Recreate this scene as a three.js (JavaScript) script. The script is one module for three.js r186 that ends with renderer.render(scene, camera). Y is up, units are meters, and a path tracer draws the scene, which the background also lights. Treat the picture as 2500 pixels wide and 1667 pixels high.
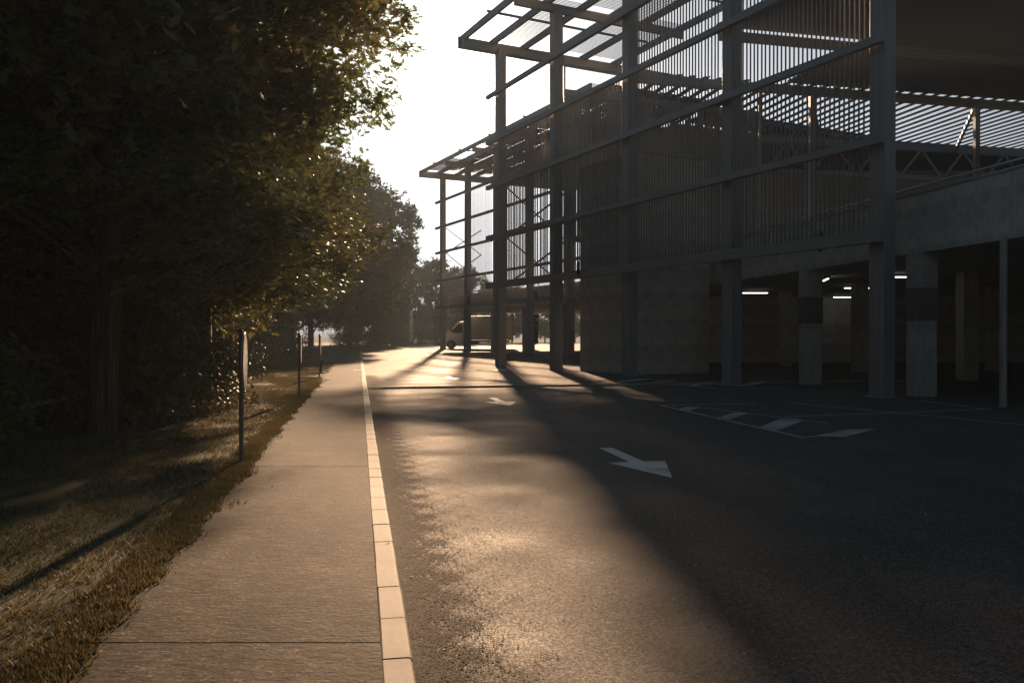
import * as THREE from 'three';
import { mergeGeometries } from 'three/addons/utils/BufferGeometryUtils.js';
import { RoundedBoxGeometry } from 'three/addons/geometries/RoundedBoxGeometry.js';
import { FontLoader } from 'three/addons/loaders/FontLoader.js';
import { TextGeometry } from 'three/addons/geometries/TextGeometry.js';
import { RectAreaLightUniformsLib } from 'three/addons/lights/RectAreaLightUniformsLib.js';

// ---------------------------------------------------------------- camera, sky, sun, exposure
const scene = new THREE.Scene();
const camera = new THREE.PerspectiveCamera(45.2, 1024 / 682, 0.1, 2500);
camera.position.set(0, 1.5, 0);
camera.rotation.x = -0.0069;

const SUN_AZ = -0.0457, SUN_EL = THREE.MathUtils.degToRad(16.5);       // azimuth as sideways metres per metre ahead
const sunDir = new THREE.Vector3(SUN_AZ, 0, -1).normalize().multiplyScalar(Math.cos(SUN_EL)).setY(Math.sin(SUN_EL));
{ // sky: bright warm air round a low sun, turning to a dim blue away from it
  const W = 1024, H = 512, data = new Float32Array(W * H * 4), v = new THREE.Vector3();
  for (let j = 0; j < H; j++) for (let i = 0; i < W; i++) {
    const el = ((j + 0.5) / H - 0.5) * Math.PI, az = ((i + 0.5) / W - 0.5) * 2 * Math.PI;
    v.set(Math.cos(el) * Math.cos(az), Math.sin(el), Math.cos(el) * Math.sin(az));
    const th = Math.acos(Math.min(1, v.dot(sunDir))) * 180 / Math.PI;
    const up = Math.max(0, el) * 57.3, az2 = Math.acos(Math.max(-1, Math.min(1, (v.x * sunDir.x + v.z * sunDir.z) / Math.max(1e-6, Math.hypot(v.x, v.z) * Math.hypot(sunDir.x, sunDir.z))))) * 57.3;
    const low = Math.exp(-up / 14);
    const wide = 0.54 * Math.exp(-((up / 24) ** 2)) * Math.exp(-((az2 / 42) ** 2)), mid = 0.9 * Math.exp(-th / 9), core = 12 * Math.exp(-th / 1.5);
    const k = (j * W + i) * 4;
    data[k] = 0.018 + 0.012 * low + wide * 0.98 + mid + core;
    data[k + 1] = 0.048 + 0.018 * low + wide * 0.97 + mid * 0.93 + core * 0.86;
    data[k + 2] = 0.08 + 0.022 * low + wide * 1.0 + mid * 0.84 + core * 0.66;
    data[k + 3] = 1;
  }
  const t = new THREE.DataTexture(data, W, H, THREE.RGBAFormat, THREE.FloatType);
  t.mapping = THREE.EquirectangularReflectionMapping; t.magFilter = THREE.LinearFilter; t.needsUpdate = true;
  scene.background = t; scene.environment = t;
}
const sun = new THREE.DirectionalLight(new THREE.Color(1, 0.64, 0.38), 5);
sun.position.copy(sunDir).multiplyScalar(120).add(new THREE.Vector3(0, 0, -40));
sun.target.position.set(0, 0, -40); scene.add(sun, sun.target);
sun.castShadow = true; sun.shadow.radius = 2.4; sun.shadow.mapSize.set(4096, 4096);
Object.assign(sun.shadow.camera, { left: -70, right: 70, top: 70, bottom: -70, near: 1, far: 300 });
scene.fog = new THREE.FogExp2(new THREE.Color(0.72, 0.88, 1), 0.0018);

const renderer = new THREE.WebGLRenderer({ antialias: true });
renderer.toneMapping = THREE.LinearToneMapping;
renderer.toneMappingExposure = 1.95;
renderer.shadowMap.enabled = true;
RectAreaLightUniformsLib.init();

// ---------------------------------------------------------------- helpers
let seed = 12345;
const rnd = () => { seed = (seed * 1664525 + 1013904223) >>> 0; return seed / 4294967296; };
const rr = (a, b) => a + (b - a) * rnd();
const P = (x, d, y = 0) => new THREE.Vector3(x, y, -d);               // x to the right, d metres ahead
const taken = {};
const numbered = n => { taken[n] = (taken[n] || 0) + 1; return taken[n] === 1 ? n : `${n}_${String(taken[n] - 1).padStart(3, '0')}`; };
const soft = (a, b, t) => { t = Math.min(1, Math.max(0, (t - a) / (b - a))); return t * t * (3 - 2 * t); };
function hash(x, y) { let h = Math.imul(x | 0, 374761393) ^ Math.imul(y | 0, 668265263); h = Math.imul(h ^ (h >>> 13), 1274126177); return ((h ^ (h >>> 16)) >>> 0) / 4294967296; }
function vnoise(x, y, w) {
  let xi = Math.floor(x), yi = Math.floor(y); const fx = x - xi, fy = y - yi, s = fx * fx * (3 - 2 * fx), t = fy * fy * (3 - 2 * fy);
  const m = a => w ? ((a % w) + w) % w : a;
  const a = hash(m(xi), m(yi)), b = hash(m(xi + 1), m(yi)), c = hash(m(xi), m(yi + 1)), d = hash(m(xi + 1), m(yi + 1));
  return a + (b - a) * s + (c - a) * t + (a - b - c + d) * s * t;
}
const fbm = (x, y, o = 4) => { let s = 0, a = 0.5; for (let k = 0; k < o; k++) { s += a * vnoise(x, y); x *= 2.03; y *= 2.03; a *= 0.5; } return s; };

function thing(name, label, category, at, turn = 0, group) {
  const o = new THREE.Group(); o.name = numbered(name); scene.add(o);
  if (at) o.position.copy(at); o.rotation.y = turn;
  o.userData = { label, category }; if (group) o.userData.group = group;
  return o;
}
function obj(name, geo, mat, parent, top) {
  const m = new THREE.Mesh(Array.isArray(geo) ? mergeGeometries(geo.map(g => g.index ? g.toNonIndexed() : g)) : geo, mat);
  m.name = parent ? name : numbered(name); m.castShadow = m.receiveShadow = true;
  (parent || scene).add(m); if (top) Object.assign(m.userData, top);
  return m;
}
const box = (w, h, d, x = 0, y = 0, z = 0) => new THREE.BoxGeometry(w, h, d).translate(x, y, z);
const rbox = (w, h, d, r = 0.02, x = 0, y = 0, z = 0) => new RoundedBoxGeometry(w, h, d, 2, r).translate(x, y, z);
// bar of section w (sideways) x h (upright) from a to b
function bar(a, b, w, h, up = new THREE.Vector3(0, 1, 0)) {
  const dir = b.clone().sub(a), L = dir.length(); dir.normalize();
  const side = new THREE.Vector3().crossVectors(up, dir);
  if (side.lengthSq() < 1e-6) side.set(1, 0, 0); side.normalize();
  const u = new THREE.Vector3().crossVectors(dir, side);
  const m = new THREE.Matrix4().makeBasis(side, u, dir).setPosition(a.clone().add(b).multiplyScalar(0.5));
  return new THREE.BoxGeometry(w, h, L).applyMatrix4(m);
}
const tube = (a, b, r, n = 8) => {
  const dir = b.clone().sub(a), L = dir.length();
  return new THREE.CylinderGeometry(r, r, L, n).applyQuaternion(new THREE.Quaternion().setFromUnitVectors(new THREE.Vector3(0, 1, 0), dir.normalize())).translate((a.x + b.x) / 2, (a.y + b.y) / 2, (a.z + b.z) / 2);
};
// prism of upright sides over a plan outline [[x, d], ...] between two heights
function prism(plan, y0, y1) {
  const s = new THREE.Shape(plan.map(([x, d]) => new THREE.Vector2(x, d)));
  const g = new THREE.ExtrudeGeometry(s, { depth: y1 - y0, bevelEnabled: false });
  g.rotateX(-Math.PI / 2); g.translate(0, y0, 0); return g;
}

// ---------------------------------------------------------------- textures and materials
function tex(W, fn, srgb = true) {
  const data = new Uint8Array(W * W * 4);
  for (let j = 0; j < W; j++) for (let i = 0; i < W; i++) {
    const c = fn(i / W, j / W, i, j), k = (j * W + i) * 4;
    data[k] = Math.max(0, Math.min(255, c[0])); data[k + 1] = Math.max(0, Math.min(255, c[1])); data[k + 2] = Math.max(0, Math.min(255, c[2])); data[k + 3] = 255;
  }
  const t = new THREE.DataTexture(data, W, W); t.wrapS = t.wrapT = THREE.RepeatWrapping; t.magFilter = THREE.LinearFilter; t.minFilter = THREE.LinearMipmapLinearFilter;
  if (srgb) t.colorSpace = THREE.SRGBColorSpace; t.needsUpdate = true; return t;
}
const asphaltHeight = tex(1024, (u, v, i, j) => {
  const n = 0.2 * vnoise(u * 180, v * 180, 180) + 0.45 * vnoise(u * 340 + 5, v * 340, 340) + 0.35 * hash(i, j);
  return [n * 255, n * 255, n * 255];
}, false);
const asphaltColor = tex(1024, (u, v, i, j) => {                        // dark binder, paler chips, a few pale ones
  const n = vnoise(u * 170, v * 170, 170), g = vnoise(u * 300 + 7, v * 300 + 3, 300), b = vnoise(u * 6, v * 6, 6), h = hash(i >> 2, j >> 2);
  let c = 74 + 58 * (n - 0.5) + 48 * (g - 0.5) + 14 * (b - 0.5); if (h > 0.985) c += 70 * hash(j >> 2, i >> 2); if (g < 0.2) c -= 14;
  return [c * 1.02, c, c * 0.97];
});
const asphaltRough = tex(1024, (u, v, i, j) => { const n = vnoise(u * 230, v * 230, 230), b = vnoise(u * 4, v * 4, 4), h = hash(i >> 1, j >> 1); const c = 198 + 46 * (n - 0.5) + 34 * (b - 0.5) + 30 * (h - 0.5); return [c, c, c]; }, false);
const gutterMask = tex(1024, (u, v, i, j) => { const n = 0.5 * vnoise(u * 170, v * 340, 170) + 0.25 * vnoise(u * 60, v * 120, 60) + 0.25 * vnoise(u * 5, v * 8, 2); const k = n > 0.2 + 0.62 * Math.pow(u, 0.8) ? 255 : 0; return [k, k, k]; }, false);
const paintColor = tex(512, (u, v, i, j) => { const n = vnoise(u * 90, v * 90, 90), b = vnoise(u * 7, v * 7, 7), f = vnoise(u * 200, v * 200, 200); const worn = n * 0.6 + f * 0.25 + b * 0.35 > 0.8; const c = worn ? 92 : 205 + 26 * (f - 0.5) - 30 * (b - 0.4); return [c, c * 0.985, c * 0.96]; });
gutterMask.wrapS = THREE.ClampToEdgeWrapping;
const pavementColor = tex(1024, (u, v, i, j) => {                       // streaked by a broom across the walk
  const s = vnoise(u * 26, v * 90, 90), s2 = vnoise(u * 60, v * 210, 210), n = vnoise(u * 160, v * 160, 160), b = vnoise(u * 5, v * 5, 5), b2 = vnoise(u * 13, v * 17, 17);
  let c = 84 + 34 * (s - 0.5) + 44 * (s2 - 0.5) + 54 * (n - 0.5) + 30 * (b - 0.5) + 26 * (b2 - 0.5);
  if (s < 0.14) c -= 22; if (n > 0.9) c += 46;
  return [c * 1.03, c * 0.99, c * 0.93];
});
const pavementHeight = tex(1024, (u, v, i, j) => { const n = 0.4 * vnoise(u * 40, v * 150, 150) + 0.45 * vnoise(u * 160, v * 160, 160) + 0.15 * hash(i, j); return [n * 255, n * 255, n * 255]; }, false);
const concreteColor = tex(512, (u, v, i, j) => {
  const b = vnoise(u * 4, v * 4, 4), m = vnoise(u * 16, v * 16, 16), n = hash(i, j), s = vnoise(u * 60, v * 5, 60);
  const c = 150 + 26 * (b - 0.5) + 16 * (m - 0.5) + 12 * (n - 0.5) + 14 * (s - 0.5); return [c, c * 0.985, c * 0.95];
});
const steelColor = tex(256, (u, v, i, j) => { const c = 190 + 22 * (vnoise(u * 8, v * 8, 8) - 0.5) + 18 * (vnoise(u * 40, v * 40, 40) - 0.5); return [c, c, c]; });
const std = (o) => new THREE.MeshStandardMaterial(o);
const lin = (r, g, b) => new THREE.Color().setRGB(r, g, b);
const M = {
  asphalt: new THREE.MeshPhysicalMaterial({ map: asphaltColor, color: lin(0.95, 0.9, 0.86), roughness: 1, roughnessMap: asphaltRough, specularIntensity: 0.36, bumpMap: asphaltHeight, bumpScale: 0.001, vertexColors: true }),
  gutter: new THREE.MeshPhysicalMaterial({ alphaMap: gutterMask, alphaTest: 0.5, map: asphaltColor, color: lin(1.05, 0.92, 0.8), roughness: 0.85, specularIntensity: 0.25, bumpMap: asphaltHeight, bumpScale: 0.008, vertexColors: true }),
  pavement: new THREE.MeshPhysicalMaterial({ map: pavementColor, color: lin(0.62, 0.57, 0.52), roughness: 0.82, specularIntensity: 0.22, bumpMap: pavementHeight, bumpScale: 0.0025, vertexColors: true }),
  soil: std({ color: lin(0.06, 0.065, 0.03), roughness: 1, vertexColors: true }),
  kerb: [0.30, 0.34, 0.27].map(c => std({ map: concreteColor, color: lin(c * 3, c * 2.85, c * 2.6), roughness: 0.75, bumpMap: asphaltHeight, bumpScale: 0.001 })),
  paint: std({ map: paintColor, color: lin(1, 0.98, 0.95), roughness: 0.6, bumpMap: asphaltHeight, bumpScale: 0.003 }),
  wornPaint: std({ map: paintColor, color: lin(0.62, 0.61, 0.6), roughness: 0.7, bumpMap: asphaltHeight, bumpScale: 0.004 }),
  concrete: std({ map: concreteColor, color: lin(1.7, 1.73, 1.75), roughness: 0.85 }),
  tower: std({ map: concreteColor, color: lin(1.6, 1.52, 1.42), roughness: 0.85 }),
  column: std({ map: concreteColor, color: lin(1.5, 1.52, 1.53), roughness: 0.7 }),
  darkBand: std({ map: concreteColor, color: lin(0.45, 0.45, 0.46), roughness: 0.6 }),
  steel: std({ map: steelColor, color: lin(0.55, 0.56, 0.56), roughness: 0.5, metalness: 0.2 }),
  galv: std({ map: steelColor, color: lin(0.75, 0.75, 0.74), roughness: 0.45, metalness: 0.55 }),
  slat: std({ map: steelColor, color: lin(0.5, 0.48, 0.45), roughness: 0.5, metalness: 0.25 }),
  roof: std({ color: lin(0.16, 0.16, 0.165), roughness: 0.6 }),
  panel: std({ color: lin(0.03, 0.033, 0.045), roughness: 0.3 }),
  white: std({ color: lin(0.86, 0.85, 0.83), roughness: 0.35 }),
  red: std({ color: lin(0.5, 0.03, 0.03), roughness: 0.4 }),
  grey: std({ color: lin(0.18, 0.18, 0.18), roughness: 0.5 }),
  black: std({ color: lin(0.02, 0.02, 0.02), roughness: 0.6 }),
  rubber: std({ color: lin(0.025, 0.025, 0.025), roughness: 0.9 }),
  glass: new THREE.MeshPhysicalMaterial({ color: lin(0.03, 0.035, 0.04), roughness: 0.08, metalness: 0, specularIntensity: 1 }),
  bark: std({ map: tex(256, (u, v, i, j) => { const c = 120 + 90 * (vnoise(u * 40, v * 6, 40) - 0.5) + 50 * (vnoise(u * 80, v * 20, 80) - 0.5); return [c, c * 0.9, c * 0.78]; }), color: lin(0.55, 0.5, 0.45), roughness: 0.95 }),
  leaf: new THREE.MeshPhysicalMaterial({ color: lin(0.23, 0.245, 0.1), roughness: 0.5, transmission: 0.6, thickness: 0, side: THREE.DoubleSide }),
    farLeaf: std({ color: lin(0.17, 0.18, 0.075), roughness: 0.5, side: THREE.DoubleSide }),
  grass: new THREE.MeshPhysicalMaterial({ color: lin(0.16, 0.14, 0.06), roughness: 0.7, transmission: 0.5, thickness: 0, side: THREE.DoubleSide }),
  deadLeaf: std({ color: lin(0.55, 0.47, 0.36), roughness: 0.8, side: THREE.DoubleSide }),
  lampTube: std({ color: lin(0.9, 0.9, 0.85), emissive: lin(1, 0.95, 0.82), emissiveIntensity: 2.2 }),
};

// ---------------------------------------------------------------- ground, road, pavement
const kerbX = d => -0.512 - 0.187 * (d - 3.25);                       // road-side line of the walk
const stepD = x => 23.1 + 0.22 * (x + 4);                             // a low kerb step across the road
const rise = d => 0.3 * soft(34, 72, d) + 0.15 * soft(80, 110, d);
const walkY = d => 0.12 + rise(d);
const roadY = (x, d) => (d > stepD(x) ? 0.05 : 0) + rise(d);
function sheet(name, nx, nd, at, mat, userData, tint = 0.16, uvScale = 0.5) {
  const pos = [], uv = [], col = [], idx = [];
  for (let j = 0; j <= nd; j++) for (let i = 0; i <= nx; i++) {
    const p = at(i / nx, j / nd); pos.push(p.x, p.y, p.z); uv.push(p.x * uvScale, p.z * uvScale);
    const n = 1 + tint * (fbm(p.x * 0.9 + 50, p.z * 0.35 + 20) - 0.47) * 2 + tint * 0.6 * (vnoise(p.x * 0.3 + 9, p.z * 0.2) - 0.5) * 2; col.push(n, n, n);
  }
  for (let j = 0; j < nd; j++) for (let i = 0; i < nx; i++) { const a = j * (nx + 1) + i, b = a + 1, c = a + nx + 1, e = c + 1; idx.push(a, b, e, a, e, c); }
  const g = new THREE.BufferGeometry();
  g.setAttribute('position', new THREE.Float32BufferAttribute(pos, 3)); g.setAttribute('uv', new THREE.Float32BufferAttribute(uv, 2)); g.setAttribute('color', new THREE.Float32BufferAttribute(col, 3));
  g.setIndex(idx); g.computeVertexNormals();
  return obj(name, g, mat, null, userData);
}
sheet('ground', 40, 40, (u, v) => P(-600 + 1200 * u, -300 + 1200 * v, -0.06), M.soil, { kind: 'structure' });
const kerbFace = d => kerbX(d) + 0.125;
sheet('road', 60, 60, (u, v) => { const dd = -14 + 37.1 * v; const x0 = kerbFace(dd), x = x0 + (62 - x0) * u * u; const d = -14 + (stepD(Math.min(x, 14)) + 14.04) * v; return P(kerbFace(d) + (62 - kerbFace(d)) * u * u, d, 0); }, M.asphalt, { kind: 'structure' });
sheet('road', 60, 70, (u, v) => { const f = d => kerbFace(d) + (62 - kerbFace(d)) * u * u - (d > 62 ? (d - 62) * 0.9 * (1 - u) : 0); let d = 23 + 97 * v; const s = stepD(Math.min(f(d), 14)); d = s + (120 - s) * v; return P(f(d), d, 0.05 + rise(d)); }, M.asphalt, { kind: 'structure' });
{ const g = sheet('gutter', 4, 200, (u, v) => { const d = -10 + 40 * v; return P(kerbFace(d) + 0.004 + 0.85 * u, d, (d > 22.9 ? 0.05 : 0) + 0.004); }, M.gutter, { kind: 'structure' }, 0.3); // grit and dirt gathered along the kerb
  const uv = g.geometry.attributes.uv; for (let k = 0; k < uv.count; k++) uv.setXY(k, (k % 5) / 4 * 0.98 + 0.01, Math.floor(k / 5) / 200 * 40 / 1.7); }
const WALK = 1.3;
{ const walk = new THREE.Group(); walk.name = 'pavement'; walk.userData.kind = 'structure'; scene.add(walk);
  const cuts = [-14, 3.68, 5.21, 8.65, 12.4, 16.2, 20.1, 24, 30, 36, 42, 48, 55, 62];
  for (let i = 0; i < cuts.length - 1; i++) { const a = cuts[i] + 0.0007, b2 = cuts[i + 1] - 0.0007;
    const m = sheet('panel', 8, Math.max(8, Math.round((b2 - a) * 4)), (u, v) => { const d = a + (b2 - a) * v; const ragged = u === 0 ? 0.05 * (fbm(d * 2, 3) - 0.5) : 0; return P(kerbX(d) - WALK * (1 - u) + ragged, d, walkY(d) + 0.002 * (i % 2)); }, M.pavement, {}, 0.22);
    m.name = 'panel'; walk.add(m); } }
sheet('verge', 40, 80, (u, v) => { const d = -14 + 134 * v, e = Math.max(0, d - 62); const far = (1 - u) ** 2; return P(kerbX(d) - WALK + 0.02 - 60 * far - e * 0.35, d, walkY(d) + 0.02 * fbm(d * 0.8, u * 30) - 0.012 - 0.004 * (1 - u)); }, M.soil, { kind: 'structure' }, 0.3);

{ // the pale kerb along the walk, stone by stone
  const t = thing('kerb', 'pale concrete kerb running along the road edge of the walk', 'kerb');
  const dir = P(-0.187, 1).normalize();
  const geo = (() => { // stone with a battered, rounded road face
    const s = new THREE.Shape([[-0.125, -0.15], [0.012, -0.15], [0.006, 0.045], [-0.002, 0.056], [-0.014, 0.06], [-0.118, 0.06], [-0.125, 0.053]].map(a => new THREE.Vector2(...a)));
    const g = new THREE.ExtrudeGeometry(s, { depth: 1, bevelEnabled: false }); g.translate(0, 0.06, -0.5); return g;
  })();
  let d = -8; let k = 0;
  while (d < 62) {
    const L = d < 20 ? 0.5 : 1.0, mid = d + L / 2;
    const m = obj('kerb_stone', geo, M.kerb[Math.floor(rnd() * 3)], t);
    m.position.copy(P(kerbX(mid) + 0.128 + rr(-0.003, 0.003), mid, 0.003 + rise(mid) + rr(-0.003, 0.003))); m.rotation.y = Math.atan2(-dir.x, -dir.z) + rr(-0.004, 0.004);
    m.scale.z = L / 0.983 - 0.012; d += L; k++;
  }
  const s = thing('kerb_step', 'low pale kerb stones set across the road as a step', 'kerb');
  const g2 = new RoundedBoxGeometry(0.99, 0.24, 0.16, 1, 0.012);
  for (let x = -3.75; x < 13; x += 1) { const m = obj('kerb_stone', g2, M.kerb[Math.floor(rnd() * 3)], s); m.position.copy(P(x + 0.3, stepD(x + 0.3) + 0.03, -0.062 + rr(-0.002, 0.0016))); m.rotation.y = Math.atan2(0.22, 1); }
  const far = thing('kerb_step', 'far low kerb line across the road before the parked truck', 'kerb');
  for (let x = -15; x < -6; x += 1.5) { const m = obj('kerb_stone', g2, M.kerb[1], far); m.scale.x = 1.5; m.position.copy(P(x, 76 - 0.02 * x, rise(76) - 0.02)); }
}

// painted marks (flat, 4 mm over the asphalt)
const RD = new THREE.Vector2(-0.186, 0.983);
function flat(points, mat, parent, name, lift = 0.005) {
  const s = new THREE.Shape(points.map(([x, d]) => new THREE.Vector2(x, d))); const g = new THREE.ShapeGeometry(s);
  const p = g.attributes.position; for (let i = 0; i < p.count; i++) { const x = p.getX(i), d = p.getY(i); p.setXYZ(i, x, roadY(x, d) + lift, -d); }
  const uv = g.attributes.uv; for (let i = 0; i < p.count; i++) uv.setXY(i, p.getX(i) * 0.5, p.getZ(i) * 0.5);
  g.computeVertexNormals();
  return obj(name, g, mat, parent);
}
[['white painted arrow on the road, the one well before the kerb step', 1.69, 8.63], ['white painted arrow on the road just before the kerb step', -0.04, 17.5], ['white painted arrow on the raised road behind the kerb step', -1.88, 27.0]].forEach(([label, tx, td]) => {
  const X = new THREE.Vector2(RD.y, -RD.x);
  const at = (a, b) => [tx + RD.x * a + X.x * b, td + RD.y * a + X.y * b];   // a metres behind the tip, b across
  const m = flat([at(0, 0), at(1.12, 0.36), at(1.14, 0.09), at(2.36, 0.09), at(2.36, -0.09), at(1.14, -0.09), at(1.12, -0.36)], M.paint, null, 'road_arrow');
  Object.assign(m.userData, { label, category: 'road marking', group: 'arrows painted on the road' });
});
function line(parent, a, b, w, mat = M.wornPaint, name = 'line') {
  const dx = b[0] - a[0], dd = b[1] - a[1], L = Math.hypot(dx, dd), nx = -dd / L * w / 2, nd = dx / L * w / 2;
  return flat([[a[0] - nx, a[1] - nd], [b[0] - nx, b[1] - nd], [b[0] + nx, b[1] + nd], [a[0] + nx, a[1] + nd]].reverse(), mat, parent, name, 0.006 + rnd() * 0.0016);
}
{ const t = thing('hatched_island', 'worn white zebra blocks between two thin lines beside the arrow', 'road marking', null, 0, 'hatched islands by the parking bays');
  line(t, [3.2, 17.6], [4.29, 12.0], 0.09); line(t, [3.95, 17.1], [5.42, 14.0], 0.07); line(t, [3.2, 17.65], [5.4, 18.05], 0.07); line(t, [4.29, 12.02], [5.8, 13.2], 0.06);
  for (const q of [[[3.4, 16.7], [3.75, 17.35], [3.95, 17.1], [3.55, 16.35]], [[3.75, 14.95], [4.34, 15.95], [4.6, 15.85], [3.88, 14.65]], [[4.0, 13.3], [4.87, 14.8], [5.16, 14.45], [4.14, 12.87]], [[4.5, 12.2], [5.31, 13.02], [5.84, 13.12], [4.92, 12.1]]]) flat(q, M.wornPaint, t, 'block', 0.009); }
{ const t = thing('hatched_island', 'worn white zebra blocks on the raised road at the screen foot', 'road marking', null, 0, 'hatched islands by the parking bays');
  line(t, [4.4, 25.6], [6.0, 22.9], 0.09); line(t, [6.0, 22.9], [8.2, 24.2], 0.08); line(t, [1.2, 29.4], [3.3, 24.6], 0.1);
  for (const q of [[[3.26, 26.0], [4.4, 27.7], [4.75, 27.5], [3.5, 25.6]], [[3.97, 24.9], [5.0, 26.6], [5.35, 26.4], [4.2, 24.7]], [[5.2, 24.4], [6.2, 25.9], [6.5, 25.7], [5.4, 24.2]], [[6.6, 24.3], [7.9, 26.1], [8.2, 25.9], [6.85, 24.1]]]) flat(q, M.wornPaint, t, 'block', 0.009); }
{ const t = thing('bay_lines', 'thin worn white parking bay lines before the parapet columns', 'road marking');
  line(t, [6.21, 18.37], [8.75, 13.5], 0.08); line(t, [4.94, 15.1], [9.86, 16.8], 0.08); line(t, [9.44, 19.0], [9.7, 16.8], 0.07); line(t, [8.0, 12.6], [10.2, 13.1], 0.12); }
{ const t = thing('bay_lines', 'thin worn white lines across the raised road before the far columns', 'road marking');
  line(t, [-4.6, 37.8], [4.5, 36.2], 0.12); line(t, [-2.6, 43], [5, 42], 0.12); line(t, [-1.4, 27.8], [0.6, 25.2], 0.09); line(t, [-7, 58], [0, 56.5], 0.14); for (let k = 0; k < 4; k++) flat([[-4.6 + k * 1.3, 35.6], [-4.0 + k * 1.3, 35.6], [-4.2 + k * 1.3, 33.8], [-4.8 + k * 1.3, 33.8]], M.wornPaint, t, 'block', 0.009); }

// ---------------------------------------------------------------- the two slatted steel frames
const DIR = new THREE.Vector2(-0.449, 0.8935), PERP = new THREE.Vector2(0.8935, 0.449);   // along the frame (away), into the building
const TOP = 15.45, RAILS = [3.9, 6.2, 8.6, 10.75, 12.95];
const S = 5.33;
const slatGeo = (h, w = 0.042) => new THREE.BoxGeometry(0.024, h, w);
function steelFrame(origin, n, name, label, o = {}) {
  const t = thing(name, label, 'steel frame'); const dirTurn = Math.atan2(DIR.x, -DIR.y);
  const at = (s, p, y) => P(origin[0] + DIR.x * s + PERP.x * p, origin[1] + DIR.y * s + PERP.y * p, y);
  const g0 = o.ground ?? 0;
  const colGeo = new RoundedBoxGeometry(0.4, TOP - 0.3, 0.44, 1, 0.015).translate(0, (TOP - 0.3) / 2, 0);
  for (let k = 0; k <= n; k++) {
    const c = obj('column', colGeo, M.steel, t); c.position.copy(at(k * S, 0, g0 - 0.05)); c.rotation.y = -Math.atan2(DIR.x, DIR.y);
    obj('base_plate', box(0.62, 0.03, 0.66, 0, 0.066, 0), M.steel, c);
  }
  const s0 = 0, s1 = n * S;
  for (const y of RAILS) obj('rail', bar(at(s0 - 0.3, -0.36, y), at(s1 + 0.75, -0.36, y), 0.16, y === RAILS[0] ? 0.3 : 0.19), M.steel, t);
  // slats, each a fin of its own
  const bottom = RAILS[0] - 0.15;
  for (let k = 0; k < n; k++) {
    if (o.noSlats && o.noSlats.includes(k)) continue;
    const cut = o.cut ? o.cut(k) : null;
    const h = (cut ? cut : TOP - 0.5) - bottom, geo = slatGeo(h, o.slat), step = o.step || 0.152;
    for (let s = 0.34; s < S - 0.25; s += step) {
      if (rnd() < 0.02) continue;
      const m = obj('slat', geo, M.slat, t); m.position.copy(at(k * S + s, -0.24 + rr(-0.008, 0.008), bottom + h / 2 + rr(-0.02, 0.02))); m.rotation.y = -Math.atan2(DIR.x, DIR.y) + Math.PI / 2 + rr(-0.12, 0.12);
    }
  }
  // cross braces of the end frame
  const near0 = o.braceP || 3.6;
  for (const [y0, y1] of [[RAILS[0], RAILS[1]], [RAILS[1], RAILS[2]], [RAILS[2], RAILS[3]]]) {
    obj('brace', tube(at(s1, 0.3, y0), at(s1, near0, y1), 0.05), M.steel, t); obj('brace', tube(at(s1, 0.3, y1), at(s1, near0, y0), 0.035), M.steel, t);
  }
  // pergola roof: longitudinal beams, cross beams, mesh
  const R = TOP, lo = -(o.over ?? 0) , back = o.back ?? 6.6;
  obj('end_fascia', bar(at(s1 + 0.55, -1.95, R - 0.15), at(s1 + 0.55, o.fascia ?? 13, R - 0.15), 0.12, 0.55), M.galv, t);
  const offs = [-1.8, -0.3, 1.35, 3.0, 4.7, back];
  for (const p of offs) obj('roof_beam', bar(at(lo, p, R), at(s1 + 0.48, p, R), 0.12, 0.3), M.steel, t);
  for (let k = 0; k <= n; k++) obj('cross_beam', bar(at(k * S, -1.95, R - 0.32), at(k * S, back, R - 0.32), 0.16, 0.36), M.steel, t);
  for (let k = 0; k < n; k++) obj('purlin', bar(at(k * S + S / 2, -1.95, R + 0.19), at(k * S + S / 2, back, R + 0.19), 0.07, 0.1), M.steel, t);
  for (let k = 0; k < n; k++) for (let i = 0; i < offs.length - 1; i++) {
    if (o.solid && i > 0) { obj('roof_panel', prism([at(k * S + 0.1, offs[i] + 0.08), at(k * S + 0.1, offs[i + 1] - 0.08), at(k * S + S - 0.1, offs[i + 1] - 0.08), at(k * S + S - 0.1, offs[i] + 0.08)].map(p => [p.x, -p.z]), R + 0.26, R + 0.3), M.panel, t); continue; }
    if ((i * 7 + k * 3) % 5 > 2) continue;
    const wires = []; for (let s = 0.1; s < S; s += 0.13) wires.push(bar(at(k * S + s, offs[i] + 0.06, R + 0.16), at(k * S + s, offs[i + 1] - 0.06, R + 0.16), 0.022, 0.022));
    obj('mesh_panel', wires, M.galv, t);
  }
  return { t, at, s1 };
}
const nearF = steelFrame([9.03, 20], 4, 'slatted_steel_frame', 'tall dark steel frame with slatted screen rising beside the road arrows', { over: 8, cut: k => k > 1 ? 10.7 : null });
const farF = steelFrame([6.03, 46.6], 5, 'slatted_steel_frame', 'tall steel frame with slatted screen standing around the parked truck', { ground: 0.3, over: 0, step: 0.15, slat: 0.022, solid: true, cut: k => k === 4 ? 6.3 : null });
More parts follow.
